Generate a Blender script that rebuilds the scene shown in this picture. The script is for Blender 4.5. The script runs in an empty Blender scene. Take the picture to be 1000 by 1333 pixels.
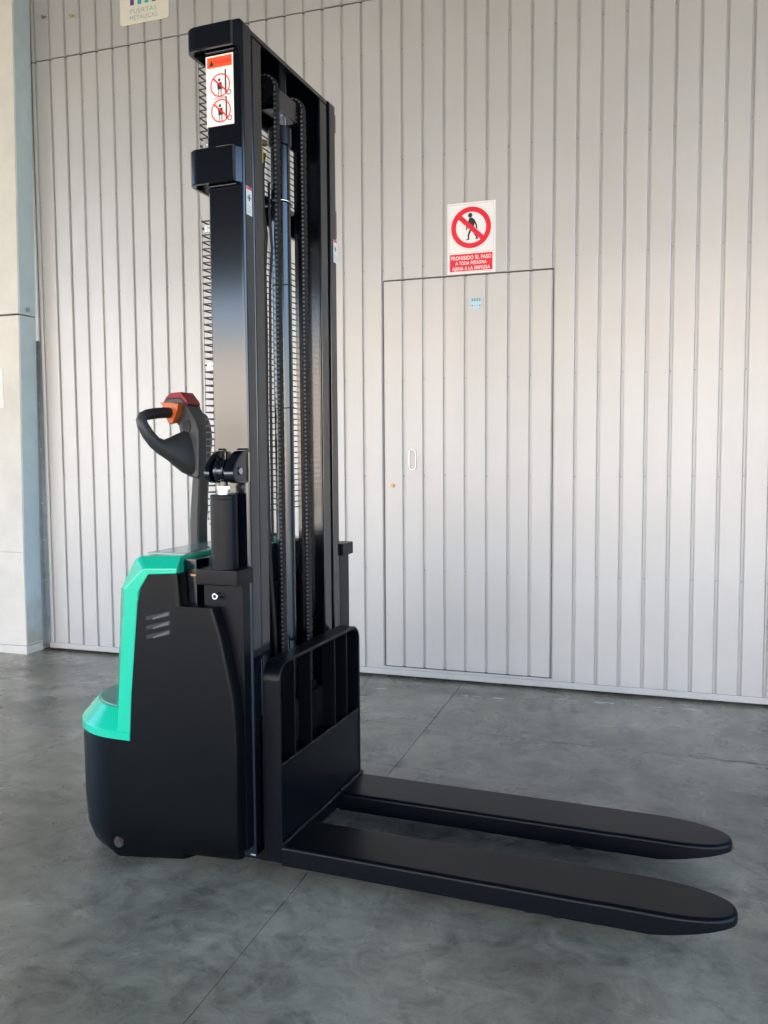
import bpy, bmesh, math, random
from mathutils import Vector, Matrix
random.seed(7)
S = bpy.context.scene
COL = S.collection
PI = math.pi

# ------------------------------------------------------------------ camera, sky, sun, exposure
cam_d = bpy.data.cameras.new('camera')
cam = bpy.data.objects.new('camera', cam_d)
COL.objects.link(cam)
YAW, PITCH, ROLL = 0.3632, -0.0697, -0.0067
c_, s_ = math.cos, math.sin
fwd = Vector((-s_(YAW) * c_(PITCH), c_(YAW) * c_(PITCH), s_(PITCH)))
rt = Vector((c_(YAW), s_(YAW), 0))
up = rt.cross(fwd)
r2 = rt * c_(ROLL) + up * s_(ROLL)
u2 = -rt * s_(ROLL) + up * c_(ROLL)
M = Matrix((r2, u2, -fwd)).transposed().to_4x4()
M.translation = Vector((1.0556, -2.2586, 1.161))
cam.matrix_world = M
cam_d.sensor_fit = 'VERTICAL'
cam_d.sensor_height = 36
cam_d.sensor_width = 27
cam_d.lens = 36 * 1090.25 / 1333
cam_d.clip_start = 0.05
cam_d.clip_end = 500
S.camera = cam

SUN_EL, SUN_AZ = math.radians(48), math.radians(8)     # sun stands behind the warehouse, azimuth from +Y towards +X
w = bpy.data.worlds.new('World')
S.world = w
w.use_nodes = True
nt = w.node_tree
bg = nt.nodes['Background']
sky = nt.nodes.new('ShaderNodeTexSky')
sky.sky_type = 'NISHITA'
sky.sun_disc = False
sky.sun_elevation = SUN_EL
sky.sun_rotation = SUN_AZ
sky.dust_density = 0.4
sky.ozone_density = 2.0
nt.links.new(sky.outputs['Color'], bg.inputs['Color'])
bg.inputs['Strength'].default_value = 0.15

sl = bpy.data.lights.new('sun', 'SUN')
sl.energy = 5.0
sl.angle = math.radians(0.5)
sl.color = (1.0, 0.95, 0.88)
so = bpy.data.objects.new('sun', sl)
COL.objects.link(so)
to_sun = Vector((math.sin(SUN_AZ) * math.cos(SUN_EL), math.cos(SUN_AZ) * math.cos(SUN_EL), math.sin(SUN_EL)))
so.rotation_euler = to_sun.to_track_quat('Z', 'Y').to_euler()
so.location = (0, 0, 20)

S.view_settings.view_transform = 'Standard'
S.view_settings.look = 'None'
S.view_settings.exposure = 2.82
S.view_settings.gamma = 1
S.view_settings.use_curve_mapping = False
S.render.engine = 'CYCLES'
S.cycles.max_bounces = 10
S.cycles.diffuse_bounces = 6
S.cycles.glossy_bounces = 5
S.cycles.use_denoising = True
S.cycles.caustics_reflective = False
S.cycles.caustics_refractive = False
S.cycles.sample_clamp_indirect = 8

# ------------------------------------------------------------------ materials
def mat(name, col, rough=0.5, metal=0.0, spec=0.5, var=0.0, vscale=8.0, rvar=0.0, bump=0.0, bscale=200.0, coat=0.0,
        stretch=None, var2=None, bdist=0.001, ior=1.5):
    m = bpy.data.materials.new(name)
    m.use_nodes = True
    n = m.node_tree.nodes
    l = m.node_tree.links
    b = n['Principled BSDF']
    b.inputs['Base Color'].default_value = (*col, 1)
    b.inputs['Roughness'].default_value = rough
    b.inputs['Metallic'].default_value = metal
    b.inputs['Specular IOR Level'].default_value = spec
    b.inputs['Coat Weight'].default_value = coat
    b.inputs['IOR'].default_value = ior
    tc = n.new('ShaderNodeTexCoord')
    src = tc.outputs['Object']
    if stretch:
        mp = n.new('ShaderNodeMapping')
        mp.inputs['Scale'].default_value = stretch
        l.new(src, mp.inputs['Vector'])
        src = mp.outputs['Vector']
    if var or rvar:
        no = n.new('ShaderNodeTexNoise')
        no.inputs['Scale'].default_value = vscale
        no.inputs['Detail'].default_value = 6
        no.inputs['Roughness'].default_value = 0.65
        l.new(src, no.inputs['Vector'])
        if var:
            mx = n.new('ShaderNodeMix')
            mx.data_type = 'RGBA'
            mx.inputs['A'].default_value = (*[c * (1 - var) for c in col], 1)
            hi = var2 if var2 else [min(1, c * (1 + var)) for c in col]
            mx.inputs['B'].default_value = (*hi, 1)
            l.new(no.outputs['Fac'], mx.inputs['Factor'])
            l.new(mx.outputs['Result'], b.inputs['Base Color'])
        if rvar:
            mr = n.new('ShaderNodeMapRange')
            mr.inputs['From Min'].default_value = 0.3
            mr.inputs['From Max'].default_value = 0.7
            mr.inputs['To Min'].default_value = max(0.02, rough - rvar)
            mr.inputs['To Max'].default_value = min(1, rough + rvar)
            l.new(no.outputs['Fac'], mr.inputs['Value'])
            l.new(mr.outputs['Result'], b.inputs['Roughness'])
    if bump:
        nb = n.new('ShaderNodeTexNoise')
        nb.inputs['Scale'].default_value = bscale
        nb.inputs['Detail'].default_value = 4
        l.new(src, nb.inputs['Vector'])
        bp = n.new('ShaderNodeBump')
        bp.inputs['Strength'].default_value = bump
        bp.inputs['Distance'].default_value = bdist
        l.new(nb.outputs['Fac'], bp.inputs['Height'])
        l.new(bp.outputs['Normal'], b.inputs['Normal'])
    return m

M_BLACK = mat('black_gloss_paint', (0.0022, 0.0036, 0.0072), 0.15, spec=0.78)
M_PLASTIC = mat('black_moulded_plastic', (0.0022, 0.003, 0.0038), 0.30, spec=0.17)
M_DARK = mat('dark_steel', (0.003, 0.0035, 0.0045), 0.45, spec=0.2, rvar=0.1, vscale=20)
M_FORK = mat('fork_black_paint', (0.0022, 0.0032, 0.0052), 0.33, spec=0.18)
M_GREEN = mat('turquoise_green_plastic', (0.006, 0.54, 0.34), 0.16, spec=0.5, bump=0.05, bscale=300)
M_STEP = mat('grey_step_pad', (0.17, 0.33, 0.28), 0.5, bump=0.5, bscale=500)
M_CHROME = mat('chrome', (0.75, 0.76, 0.78), 0.09, metal=1.0)
M_ZINC = mat('zinc_plated_steel', (0.62, 0.63, 0.64), 0.3, metal=1.0, var=0.25, vscale=60)
M_CHAIN = mat('oiled_chain_steel', (0.06, 0.062, 0.068), 0.38, metal=0.7)
M_PIN = mat('chain_pin_steel', (0.5, 0.5, 0.52), 0.3, metal=0.9)
M_WIRE = mat('dark_wire', (0.03, 0.027, 0.027), 0.45, metal=0.2)
M_RUBBER = mat('black_rubber', (0.012, 0.012, 0.012), 0.6, bump=0.2, bscale=300)
M_BRASS = mat('brass', (0.42, 0.26, 0.12), 0.42, metal=1.0, var=0.3, vscale=80)
M_ORANGE = mat('orange_plastic', (0.58, 0.115, 0.008), 0.4)
M_RED = mat('red_plastic', (0.28, 0.008, 0.024), 0.45, spec=0.3)
M_YTAG = mat('yellow_tag', (0.55, 0.45, 0.03), 0.5)
M_GREYPL = mat('grey_plastic', (0.035, 0.036, 0.037), 0.45, bump=0.2, bscale=500)
M_WHEEL = mat('polyurethane_wheel', (0.055, 0.018, 0.016), 0.5)
M_WHITE = mat('white_print', (0.8, 0.8, 0.8), 0.35)
M_PRED = mat('red_print', (0.75, 0.01, 0.035), 0.35)
M_PBLK = mat('black_print', (0.02, 0.02, 0.022), 0.4)
M_PORG = mat('orange_print', (0.85, 0.1, 0.02), 0.35)
M_PGREY = mat('grey_print', (0.35, 0.36, 0.38), 0.4)
M_CREAM = mat('cream_plate', (0.74, 0.71, 0.6), 0.4, var=0.04, vscale=6)
M_TEAL = mat('teal_print', (0.03, 0.42, 0.42), 0.4)
M_PURP = mat('purple_print', (0.11, 0.05, 0.24), 0.4)
M_TEXT = mat('faded_teal_print', (0.25, 0.4, 0.4), 0.4)
M_BLUE = mat('pale_blue_sticker', (0.42, 0.62, 0.72), 0.4, var=0.1, vscale=60)
M_BDOT = mat('dark_blue_print', (0.06, 0.12, 0.17), 0.5)
M_SEAM = mat('dark_seam', (0.09, 0.075, 0.07), 0.7)
M_GALV = mat('galvanised_steel', (0.33, 0.37, 0.39), 0.42, metal=0.6, var=0.4, vscale=14, rvar=0.1)
M_CONC = mat('pale_concrete', (0.64, 0.61, 0.55), 0.8, var=0.2, vscale=4, bump=0.4, bscale=60, bdist=0.002)
M_SIDE = mat('pale_blue_grey_face', (0.5, 0.6, 0.65), 0.6, var=0.14, vscale=10, bump=0.3, bscale=80, bdist=0.002)  # pillar side face: blue-grey, blending raggedly to grey towards the floor
_n, _l = M_SIDE.node_tree.nodes, M_SIDE.node_tree.links
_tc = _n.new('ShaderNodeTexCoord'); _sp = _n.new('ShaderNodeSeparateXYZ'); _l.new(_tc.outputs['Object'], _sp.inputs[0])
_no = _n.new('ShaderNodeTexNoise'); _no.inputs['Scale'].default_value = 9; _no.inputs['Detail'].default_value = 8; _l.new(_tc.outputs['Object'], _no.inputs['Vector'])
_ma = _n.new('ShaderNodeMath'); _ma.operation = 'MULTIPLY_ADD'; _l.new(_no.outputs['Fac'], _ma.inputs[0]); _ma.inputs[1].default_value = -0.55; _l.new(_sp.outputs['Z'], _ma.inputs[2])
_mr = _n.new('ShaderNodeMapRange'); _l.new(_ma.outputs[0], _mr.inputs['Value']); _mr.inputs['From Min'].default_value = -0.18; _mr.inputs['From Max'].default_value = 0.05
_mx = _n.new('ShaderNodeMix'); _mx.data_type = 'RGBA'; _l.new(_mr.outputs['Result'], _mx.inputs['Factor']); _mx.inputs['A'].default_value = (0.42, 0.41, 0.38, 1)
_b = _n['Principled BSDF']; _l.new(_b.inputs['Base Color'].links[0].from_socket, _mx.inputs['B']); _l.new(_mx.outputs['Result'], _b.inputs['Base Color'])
M_OPP = mat('cream_render', (0.82, 0.71, 0.60), 0.9, var=0.1, vscale=0.5)
M_ROOF = mat('grey_roof_sheet', (0.1, 0.1, 0.1), 0.7)
M_WALL = mat('grey_wall', (0.4, 0.4, 0.39), 0.8, var=0.1, vscale=1)
M_GLASS = mat('dark_window_glass', (0.02, 0.025, 0.03), 0.05)


def gate_material():
    m = mat('pale_grey_coated_sheet', (0.60, 0.585, 0.555), 0.42, spec=0.5, metal=0.24)
    n, l = m.node_tree.nodes, m.node_tree.links
    b = n['Principled BSDF']
    tc = n.new('ShaderNodeTexCoord')
    geo = n.new('ShaderNodeNewGeometry')
    oi = n.new('ShaderNodeObjectInfo')
    # dust and smears that run vertically, different on every sheet
    mp = n.new('ShaderNodeMapping')
    mp.inputs['Scale'].default_value = (9, 9, 0.7)
    l.new(geo.outputs['Position'], mp.inputs['Vector'])
    no = n.new('ShaderNodeTexNoise')
    no.inputs['Scale'].default_value = 1.0
    no.inputs['Detail'].default_value = 7
    no.inputs['Roughness'].default_value = 0.6
    l.new(mp.outputs['Vector'], no.inputs['Vector'])
    n2 = n.new('ShaderNodeTexNoise')
    n2.inputs['Scale'].default_value = 2.2
    n2.inputs['Detail'].default_value = 5
    l.new(geo.outputs['Position'], n2.inputs['Vector'])
    ad = n.new('ShaderNodeMath'); ad.operation = 'MULTIPLY_ADD'
    l.new(no.outputs['Fac'], ad.inputs[0]); ad.inputs[1].default_value = 0.5
    l.new(n2.outputs['Fac'], ad.inputs[2])
    a2 = n.new('ShaderNodeMath'); a2.operation = 'MULTIPLY_ADD'
    l.new(oi.outputs['Random'], a2.inputs[0]); a2.inputs[1].default_value = 0.14
    l.new(ad.outputs[0], a2.inputs[2])
    cr = n.new('ShaderNodeValToRGB')
    cr.color_ramp.elements[0].position = 0.52
    cr.color_ramp.elements[0].color = (0.459, 0.453, 0.446, 1)
    cr.color_ramp.elements[1].position = 1.1
    cr.color_ramp.elements[1].color = (0.496, 0.493, 0.488, 1)
    l.new(a2.outputs[0], cr.inputs['Fac'])
    l.new(cr.outputs['Color'], b.inputs['Base Color'])
    # fine vertical roll lines
    wv = n.new('ShaderNodeTexWave')
    wv.wave_type = 'BANDS'; wv.bands_direction = 'X'
    wv.inputs['Scale'].default_value = 28
    wv.inputs['Distortion'].default_value = 0.15
    l.new(tc.outputs['Object'], wv.inputs['Vector'])
    # oil-canning
    mp3 = n.new('ShaderNodeMapping'); mp3.inputs['Scale'].default_value = (5, 5, 1.6)
    l.new(geo.outputs['Position'], mp3.inputs['Vector'])
    n3 = n.new('ShaderNodeTexNoise'); n3.inputs['Scale'].default_value = 1.0; n3.inputs['Detail'].default_value = 1
    l.new(mp3.outputs['Vector'], n3.inputs['Vector'])
    b1 = n.new('ShaderNodeBump'); b1.inputs['Strength'].default_value = 0.22; b1.inputs['Distance'].default_value = 0.0005
    l.new(wv.outputs['Fac'], b1.inputs['Height'])
    b2 = n.new('ShaderNodeBump'); b2.inputs['Strength'].default_value = 0.14; b2.inputs['Distance'].default_value = 0.012
    l.new(n3.outputs['Fac'], b2.inputs['Height'])
    l.new(b1.outputs['Normal'], b2.inputs['Normal'])
    l.new(b2.outputs['Normal'], b.inputs['Normal'])
    return m


M_GATE = gate_material()


def floor_material():
    m = mat('power_floated_concrete', (0.2, 0.2, 0.19), 0.4, spec=0.5)
    n, l = m.node_tree.nodes, m.node_tree.links
    b = n['Principled BSDF']
    geo = n.new('ShaderNodeNewGeometry')

    def noise(scale, detail=6, rough=0.6, dist=0.0, sc=None):
        t = n.new('ShaderNodeTexNoise')
        t.inputs['Scale'].default_value = scale
        t.inputs['Detail'].default_value = detail
        t.inputs['Roughness'].default_value = rough
        t.inputs['Distortion'].default_value = dist
        if sc:
            mp = n.new('ShaderNodeMapping'); mp.inputs['Scale'].default_value = sc
            mp.inputs['Rotation'].default_value = (0, 0, 0.5)
            l.new(geo.outputs['Position'], mp.inputs['Vector'])
            l.new(mp.outputs['Vector'], t.inputs['Vector'])
        else:
            l.new(geo.outputs['Position'], t.inputs['Vector'])
        return t.outputs['Fac']

    def ramp(v, stops):
        r = n.new('ShaderNodeValToRGB')
        e = r.color_ramp.elements
        e[0].position, e[0].color = stops[0][0], (*stops[0][1], 1)
        e[1].position, e[1].color = stops[-1][0], (*stops[-1][1], 1)
        for p, c in stops[1:-1]:
            x = e.new(p); x.color = (*c, 1)
        l.new(v, r.inputs['Fac'])
        return r.outputs['Color']

    def mix(a, bb, f, mode='MIX'):
        x = n.new('ShaderNodeMix'); x.data_type = 'RGBA'; x.blend_type = mode
        for s, v in (('A', a), ('B', bb)):
            if isinstance(v, tuple): x.inputs[s].default_value = (*v, 1)
            else: l.new(v, x.inputs[s])
        if isinstance(f, (int, float)): x.inputs['Factor'].default_value = f
        else: l.new(f, x.inputs['Factor'])
        return x.outputs['Result']

    cloud = ramp(noise(1.5, 8, 0.62, 0.7), [(0.28, (0.148, 0.125, 0.088)), (0.45, (0.296, 0.254, 0.18)), (0.58, (0.402, 0.35, 0.252)), (0.76, (0.51, 0.448, 0.328))])
    fine = ramp(noise(9, 9, 0.7, 1.2), [(0.32, (0.5, 0.5, 0.5)), (0.5, (0.95, 0.95, 0.95)), (0.72, (1.3, 1.3, 1.3))])
    col = mix(cloud, fine, 0.9, 'MULTIPLY')
    trowel = ramp(noise(3.2, 5, 0.7, 1.5, (1, 5, 1)), [(0.42, (1, 1, 1)), (0.7, (0.72, 0.73, 0.72))])
    col = mix(col, trowel, 0.65, 'MULTIPLY')
    grain = ramp(noise(140, 3, 0.7), [(0.3, (0.88, 0.88, 0.88)), (0.7, (1.1, 1.1, 1.1))])
    col = mix(col, grain, 0.8, 'MULTIPLY')
    scr = ramp(noise(6, 7, 0.8, 3.0, (1, 7, 1)), [(0.0, (0, 0, 0)), (0.64, (0, 0, 0)), (0.7, (1, 1, 1))])
    sf = n.new('ShaderNodeMath'); sf.operation = 'MULTIPLY'; l.new(scr, sf.inputs[0]); sf.inputs[1].default_value = 0.3
    col = mix(col, (0.46, 0.44, 0.38), sf.outputs[0])
    spots = ramp(noise(26, 3, 0.6), [(0.0, (0, 0, 0)), (0.69, (0, 0, 0)), (0.76, (1, 1, 1))])
    col = mix(col, (0.06, 0.06, 0.058), spots)
    pale = ramp(noise(5.3, 8, 0.75, 2.5), [(0.0, (0, 0, 0)), (0.6, (0, 0, 0)), (0.8, (1, 1, 1))])
    pf = n.new('ShaderNodeMath'); pf.operation = 'MULTIPLY'; l.new(pale, pf.inputs[0]); pf.inputs[1].default_value = 0.45
    col = mix(col, (0.36, 0.36, 0.34), pf.outputs[0])
    # rubber arcs left by truck wheels: thin bands round a turning centre
    for (cx, cy, r0, wd, st) in ((-3.4, 1.05, 2.93, 0.014, 0.8), (1.9, -2.6, 3.9, 0.02, 0.35), (3.4, 4.4, 3.35, 0.014, 0.45), (-0.6, -4.4, 3.25, 0.03, 0.22), (2.6, 1.9, 2.2, 0.01, 0.3)):
        vm = n.new('ShaderNodeVectorMath'); vm.operation = 'DISTANCE'
        l.new(geo.outputs['Position'], vm.inputs[0]); vm.inputs[1].default_value = (cx, cy, 0)
        d1 = n.new('ShaderNodeMath'); d1.operation = 'SUBTRACT'; l.new(vm.outputs['Value'], d1.inputs[0]); d1.inputs[1].default_value = r0
        d2 = n.new('ShaderNodeMath'); d2.operation = 'ABSOLUTE'; l.new(d1.outputs[0], d2.inputs[0])
        mr = n.new('ShaderNodeMapRange'); mr.inputs['From Min'].default_value = wd * 0.3; mr.inputs['From Max'].default_value = wd
        mr.inputs['To Min'].default_value = st; mr.inputs['To Max'].default_value = 0
        l.new(d2.outputs[0], mr.inputs['Value'])
        brk = n.new('ShaderNodeMapRange'); brk.inputs['From Min'].default_value = 0.38; brk.inputs['From Max'].default_value = 0.62
        l.new(noise(7, 4, 0.7), brk.inputs['Value'])
        mm = n.new('ShaderNodeMath'); mm.operation = 'MULTIPLY'
        l.new(mr.outputs['Result'], mm.inputs[0]); l.new(brk.outputs['Result'], mm.inputs[1])
        col = mix(col, (0.06, 0.055, 0.045), mm.outputs[0])
    l.new(col, b.inputs['Base Color'])
    rr = n.new('ShaderNodeMapRange'); rr.inputs['From Min'].default_value = 0.3; rr.inputs['From Max'].default_value = 0.7
    rr.inputs['To Min'].default_value = 0.2; rr.inputs['To Max'].default_value = 0.4
    l.new(noise(4, 6, 0.65, 0.8), rr.inputs['Value'])
    l.new(rr.outputs['Result'], b.inputs['Roughness'])
    bp = n.new('ShaderNodeBump'); bp.inputs['Strength'].default_value = 0.25; bp.inputs['Distance'].default_value = 0.003
    l.new(noise(38, 6, 0.65), bp.inputs['Height'])
    l.new(bp.outputs['Normal'], b.inputs['Normal'])
    return m


M_FLOOR = floor_material()
M_JOINT = mat('joint_filler', (0.11, 0.104, 0.09), 0.85)

# ------------------------------------------------------------------ mesh helpers
def obj(name, bm, mats, parent=None, smooth=None, label=None, kind=None, loc=None):
    me = bpy.data.meshes.new(name)
    bmesh.ops.recalc_face_normals(bm, faces=bm.faces)
    bm.to_mesh(me); bm.free()
    for m in (mats if isinstance(mats, (list, tuple)) else [mats]):
        me.materials.append(m)
    if smooth is not None:
        for p in me.polygons: p.use_smooth = True
        me.set_sharp_from_angle(angle=math.radians(smooth))
    o = bpy.data.objects.new(name, me)
    if smooth is not None and smooth < 55:
        wn = o.modifiers.new('weighted', 'WEIGHTED_NORMAL'); wn.keep_sharp = True; wn.weight = 100
    COL.objects.link(o)
    if parent: o.parent = parent
    if label: o['label'] = label
    if kind: o['kind'] = kind
    if loc: o.location = loc
    return o


def empty(name, label=None, cat=None, loc=(0, 0, 0), rz=0, kind=None, group=None):
    o = bpy.data.objects.new(name, None)
    o.empty_display_size = 0.1
    COL.objects.link(o)
    o.location = loc; o.rotation_euler = (0, 0, rz)
    if label: o['label'] = label
    if cat: o['category'] = cat
    if kind: o['kind'] = kind
    if group: o['group'] = group
    return o


def box(bm, x0, x1, y0, y1, z0, z1, bev=0.0, seg=2, mi=0):
    vs = [bm.verts.new((x, y, z)) for x in (x0, x1) for y in (y0, y1) for z in (z0, z1)]
    fs = [bm.faces.new([vs[i] for i in q]) for q in ((0, 1, 3, 2), (4, 6, 7, 5), (0, 4, 5, 1), (2, 3, 7, 6), (0, 2, 6, 4), (1, 5, 7, 3))]
    for f in fs: f.material_index = mi
    if bev:
        es = {e for f in fs for e in f.edges}
        r = bmesh.ops.bevel(bm, geom=list(es), offset=bev, segments=seg, affect='EDGES', profile=0.6)
        for f in r['faces']: f.material_index = mi
    return bm


def prism(bm, pts, axis, a, b, bev=0.0, seg=2, mi=0):
    """polygon pts (2D) extruded along axis from a to b; axis x: (y,z), y: (x,z), z: (x,y)"""
    def P(p, t):
        return {'x': (t, p[0], p[1]), 'y': (p[0], t, p[1]), 'z': (p[0], p[1], t)}[axis]
    A = [bm.verts.new(P(p, a)) for p in pts]
    B = [bm.verts.new(P(p, b)) for p in pts]
    n = len(pts)
    fs = [bm.faces.new(A), bm.faces.new(B[::-1])]
    for i in range(n):
        fs.append(bm.faces.new((A[i], B[i], B[(i + 1) % n], A[(i + 1) % n])))
    for f in fs: f.material_index = mi
    if bev:
        es = [e for e in fs[0].edges] + [e for e in fs[1].edges]
        r = bmesh.ops.bevel(bm, geom=es, offset=bev, segments=seg, affect='EDGES', profile=0.6)
        for f in r['faces']: f.material_index = mi
    return bm


def rings(bm, rs, cap0=True, cap1=True, closed=True, mi=0):
    R = [[bm.verts.new(p) for p in r] for r in rs]
    n = len(R[0])
    for a, b in zip(R, R[1:]):
        for i in range(n if closed else n - 1):
            j = (i + 1) % n
            try:
                f = bm.faces.new((a[i], a[j], b[j], b[i])); f.material_index = mi
            except ValueError:
                pass
    if cap0: bm.faces.new(R[0][::-1]).material_index = mi
    if cap1: bm.faces.new(R[-1]).material_index = mi
    return R


def tube(bm, pts, r, n=10, mi=0, squash=1.0, upv=None):
    """tube along pts, r a number or one per point"""
    pts = [Vector(p) for p in pts]
    rs = []
    prev = None
    for i, p in enumerate(pts):
        d = (pts[min(i + 1, len(pts) - 1)] - pts[max(i - 1, 0)]).normalized()
        if prev is None:
            h = Vector(upv) if upv else (Vector((0, 0, 1)) if abs(d.z) < 0.9 else Vector((1, 0, 0)))
        else:
            h = prev
        a = (h - d * h.dot(d)).normalized()
        prev = a
        b = d.cross(a)
        rr = r[i] if isinstance(r, (list, tuple)) else r
        rs.append([p + a * rr * math.cos(t) + b * rr * squash * math.sin(t) for t in [2 * PI * k / n for k in range(n)]])
    rings(bm, rs, mi=mi)
    return bm


def cyl(bm, p0, p1, r, n=24, bev=0.0, mi=0):
    p0, p1 = Vector(p0), Vector(p1)
    if bev:
        d = (p1 - p0).normalized()
        return tube(bm, [p0, p0 + d * bev, p1 - d * bev, p1], [r - bev, r, r, r - bev], n, mi)
    return tube(bm, [p0, p1], r, n, mi)


def arc(cx, cy, r, a0, a1, n):
    return [(cx + r * math.cos(math.radians(a0 + (a1 - a0) * i / n)), cy + r * math.sin(math.radians(a0 + (a1 - a0) * i / n))) for i in range(n + 1)]


def sweep_flat(bm, path, th, w0, w1, axis='z', mi=0):
    """bar of thickness th following a 2D path (outer line), spanning w0..w1 along the other axis.
    axis z: path in (x,y), spans z; axis x: path in (y,z), spans x"""
    pts = [Vector(p) for p in path]
    n = len(pts)
    off = []
    for i in range(n):
        t = (pts[min(i + 1, n - 1)] - pts[max(i - 1, 0)]).normalized()
        off.append(pts[i] + Vector((t.y, -t.x)) * th)
    def P(p, t):
        return (p[0], p[1], t) if axis == 'z' else (t, p[0], p[1])
    e = min(0.0025, th * 0.25)
    rs = []
    for i in range(n):
        o, q = pts[i], off[i]
        d = (q - o).normalized() * e
        rs.append([P(o + d, w0), P(q - d, w0), P(q, w0 + e), P(q, w1 - e), P(q - d, w1), P(o + d, w1), P(o, w1 - e), P(o, w0 + e)])
    rings(bm, rs, mi=mi)
    return bm


def nb(): return bmesh.new()


def text_into(bm, s, size, u, z, v, mi, align='CENTER', bold=0.0, sx=1.0):
    cu = bpy.data.curves.new('print', 'FONT')
    cu.body = s; cu.size = size; cu.align_x = align; cu.align_y = 'CENTER'; cu.offset = bold; cu.resolution_u = 4; cu.space_character = 1.12
    o = bpy.data.objects.new('print', cu)
    me = bpy.data.meshes.new_from_object(o)
    t = nb(); t.from_mesh(me)
    base = [bm.verts.new((u + p.co.x * sx, v, z + p.co.y)) for p in t.verts]
    t.verts.index_update()
    for f in t.faces:
        try:
            bm.faces.new([base[q.index] for q in f.verts]).material_index = mi
        except ValueError:
            pass
    t.free()
    bpy.data.objects.remove(o); bpy.data.curves.remove(cu); bpy.data.meshes.remove(me)


def flat(bm, pts, v, mi, swap=False):
    bm.faces.new([bm.verts.new((p[0], v, p[1])) for p in pts]).material_index = mi


def disc_ring(bm, cu, cz, r0, r1, v, mi, n=48):
    A = [bm.verts.new((cu + r0 * math.cos(2 * PI * i / n), v, cz + r0 * math.sin(2 * PI * i / n))) for i in range(n)]
    B = [bm.verts.new((cu + r1 * math.cos(2 * PI * i / n), v, cz + r1 * math.sin(2 * PI * i / n))) for i in range(n)]
    for i in range(n):
        j = (i + 1) % n
        bm.faces.new((A[i], A[j], B[j], B[i])).material_index = mi


# ------------------------------------------------------------------ the setting: floor
PHI, WD = 0.0442, 1.7791
WLOC = (-math.sin(PHI) * WD, math.cos(PHI) * WD, 0)      # local x along the wall, local y into the building

bm = nb(); box(bm, -150, 150, -150, 150, -0.4, -0.012)
floor = obj('floor', bm, M_JOINT, kind='structure')


def slab(p):
    b = nb()
    prism(b, p, 'z', -0.05, 0.0, bev=0.0025, seg=1)
    return obj('slab', b, M_FLOOR, floor)


def jx(y): return 0.012 - 0.054 * (y - 0.5) if y > -1 else 0.093 - 0.02 * (y + 1)
G = 0.0011
ys = [(-9.0, -3.93), (-3.926, 1.06), (1.062, 6.5)]
for (ya, yb) in ys:
    L = []
    k = 8
    for i in range(k + 1):
        y = ya + (yb - ya) * i / k
        L.append((jx(y) + (random.uniform(-0.0015, 0.0015) if 0 < i < k else 0), y))
    slab([(-5.6, ya), *[(x - G, y) for x, y in L], (-5.6, yb)])
    slab([(5.4, ya), (5.4, yb), *[(x + G, y) for x, y in L[::-1]]])
    slab([(-11.0, ya), (-5.604, ya), (-5.604, yb), (-11.0, yb)])
    slab([(5.404, ya), (11.0, ya), (11.0, yb), (5.404, yb)])
bm = nb()
box(bm, -80, 80, -90, -9.005, -0.05, -0.002)
obj('yard_paving', bm, mat('sunlit_yard_concrete', (0.5, 0.44, 0.365), 0.85, var=0.12, vscale=0.4, bump=0.2, bscale=20), kind='structure')

# flakes of white plaster along the old line in front of the gate
bm = nb()
ang = Vector((math.cos(PHI), math.sin(PHI)))
for (u0, u1, d, n_) in ((0.05, 0.32, 0.215, 7), (0.36, 0.62, 0.15, 4), (0.66, 0.95, 0.145, 7), (1.05, 1.15, 0.13, 2), (-0.42, -0.33, 0.22, 2)):
    for i in range(n_):
        u = random.uniform(u0, u1); dd = d + random.uniform(-0.008, 0.008) - 0.03 * (u - u0)
        cx_, cy_ = WLOC[0] + ang.x * u + math.sin(PHI) * dd, WLOC[1] + ang.y * u - math.cos(PHI) * dd
        k = 6; rr = random.uniform(0.003, 0.008); st = random.uniform(1.5, 5)
        base = []
        for j in range(k):
            a = 2 * PI * j / k; q = rr * random.uniform(0.6, 1.2)
            base.append((cx_ + q * st * math.cos(a), cy_ + q * math.sin(a) * 0.7))
        prism(bm, base, 'z', 0.0005, 0.0022)
obj('plaster_flakes', bm, mat('white_plaster', (0.5, 0.5, 0.46), 0.8), kind='stuff')
# hairline crack to the right
bm = nb()
pts = []
for i in range(25):
    t = i / 24
    pts.append((0.60 + 1.9 * t, 1.092 - 0.055 * t + random.uniform(-0.006, 0.006)))
A = []; B = []
for i, (x, y) in enumerate(pts):
    h = random.uniform(0.0006, 0.0018)
    A.append(bm.verts.new((x, y - h, 0.0008))); B.append(bm.verts.new((x, y + h, 0.0008)))
for i in range(24):
    bm.faces.new((A[i], A[i + 1], B[i + 1], B[i]))
obj('hairline_crack', bm, M_JOINT, floor)

# ------------------------------------------------------------------ warehouse shell round the gate
wall = empty('warehouse_wall', 'grey warehouse front wall standing behind and above the pale gate', 'wall', WLOC, PHI)
for nm, (x0, x1, z0, z1) in {'unseen_panel': (-14, 14, 3.97, 4.3)}.items():
    bm = nb(); box(bm, x0, x1, 0.06, 0.4, z0, z1); obj(nm, bm, M_WALL, wall)
bm = nb(); box(bm, -14, 14, 0.30, 0.5, 0, 3.95); obj('wall_backing', bm, M_WALL, wall)
bm = nb(); box(bm, 1.455, 14, -0.03, 0.29, 0, 3.95); obj('unseen_panel', bm, mat('added_slate_blue', (0.09, 0.125, 0.18), 0.5), wall)  # added out of view: dark blue surface for the mast fronts to reflect

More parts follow.
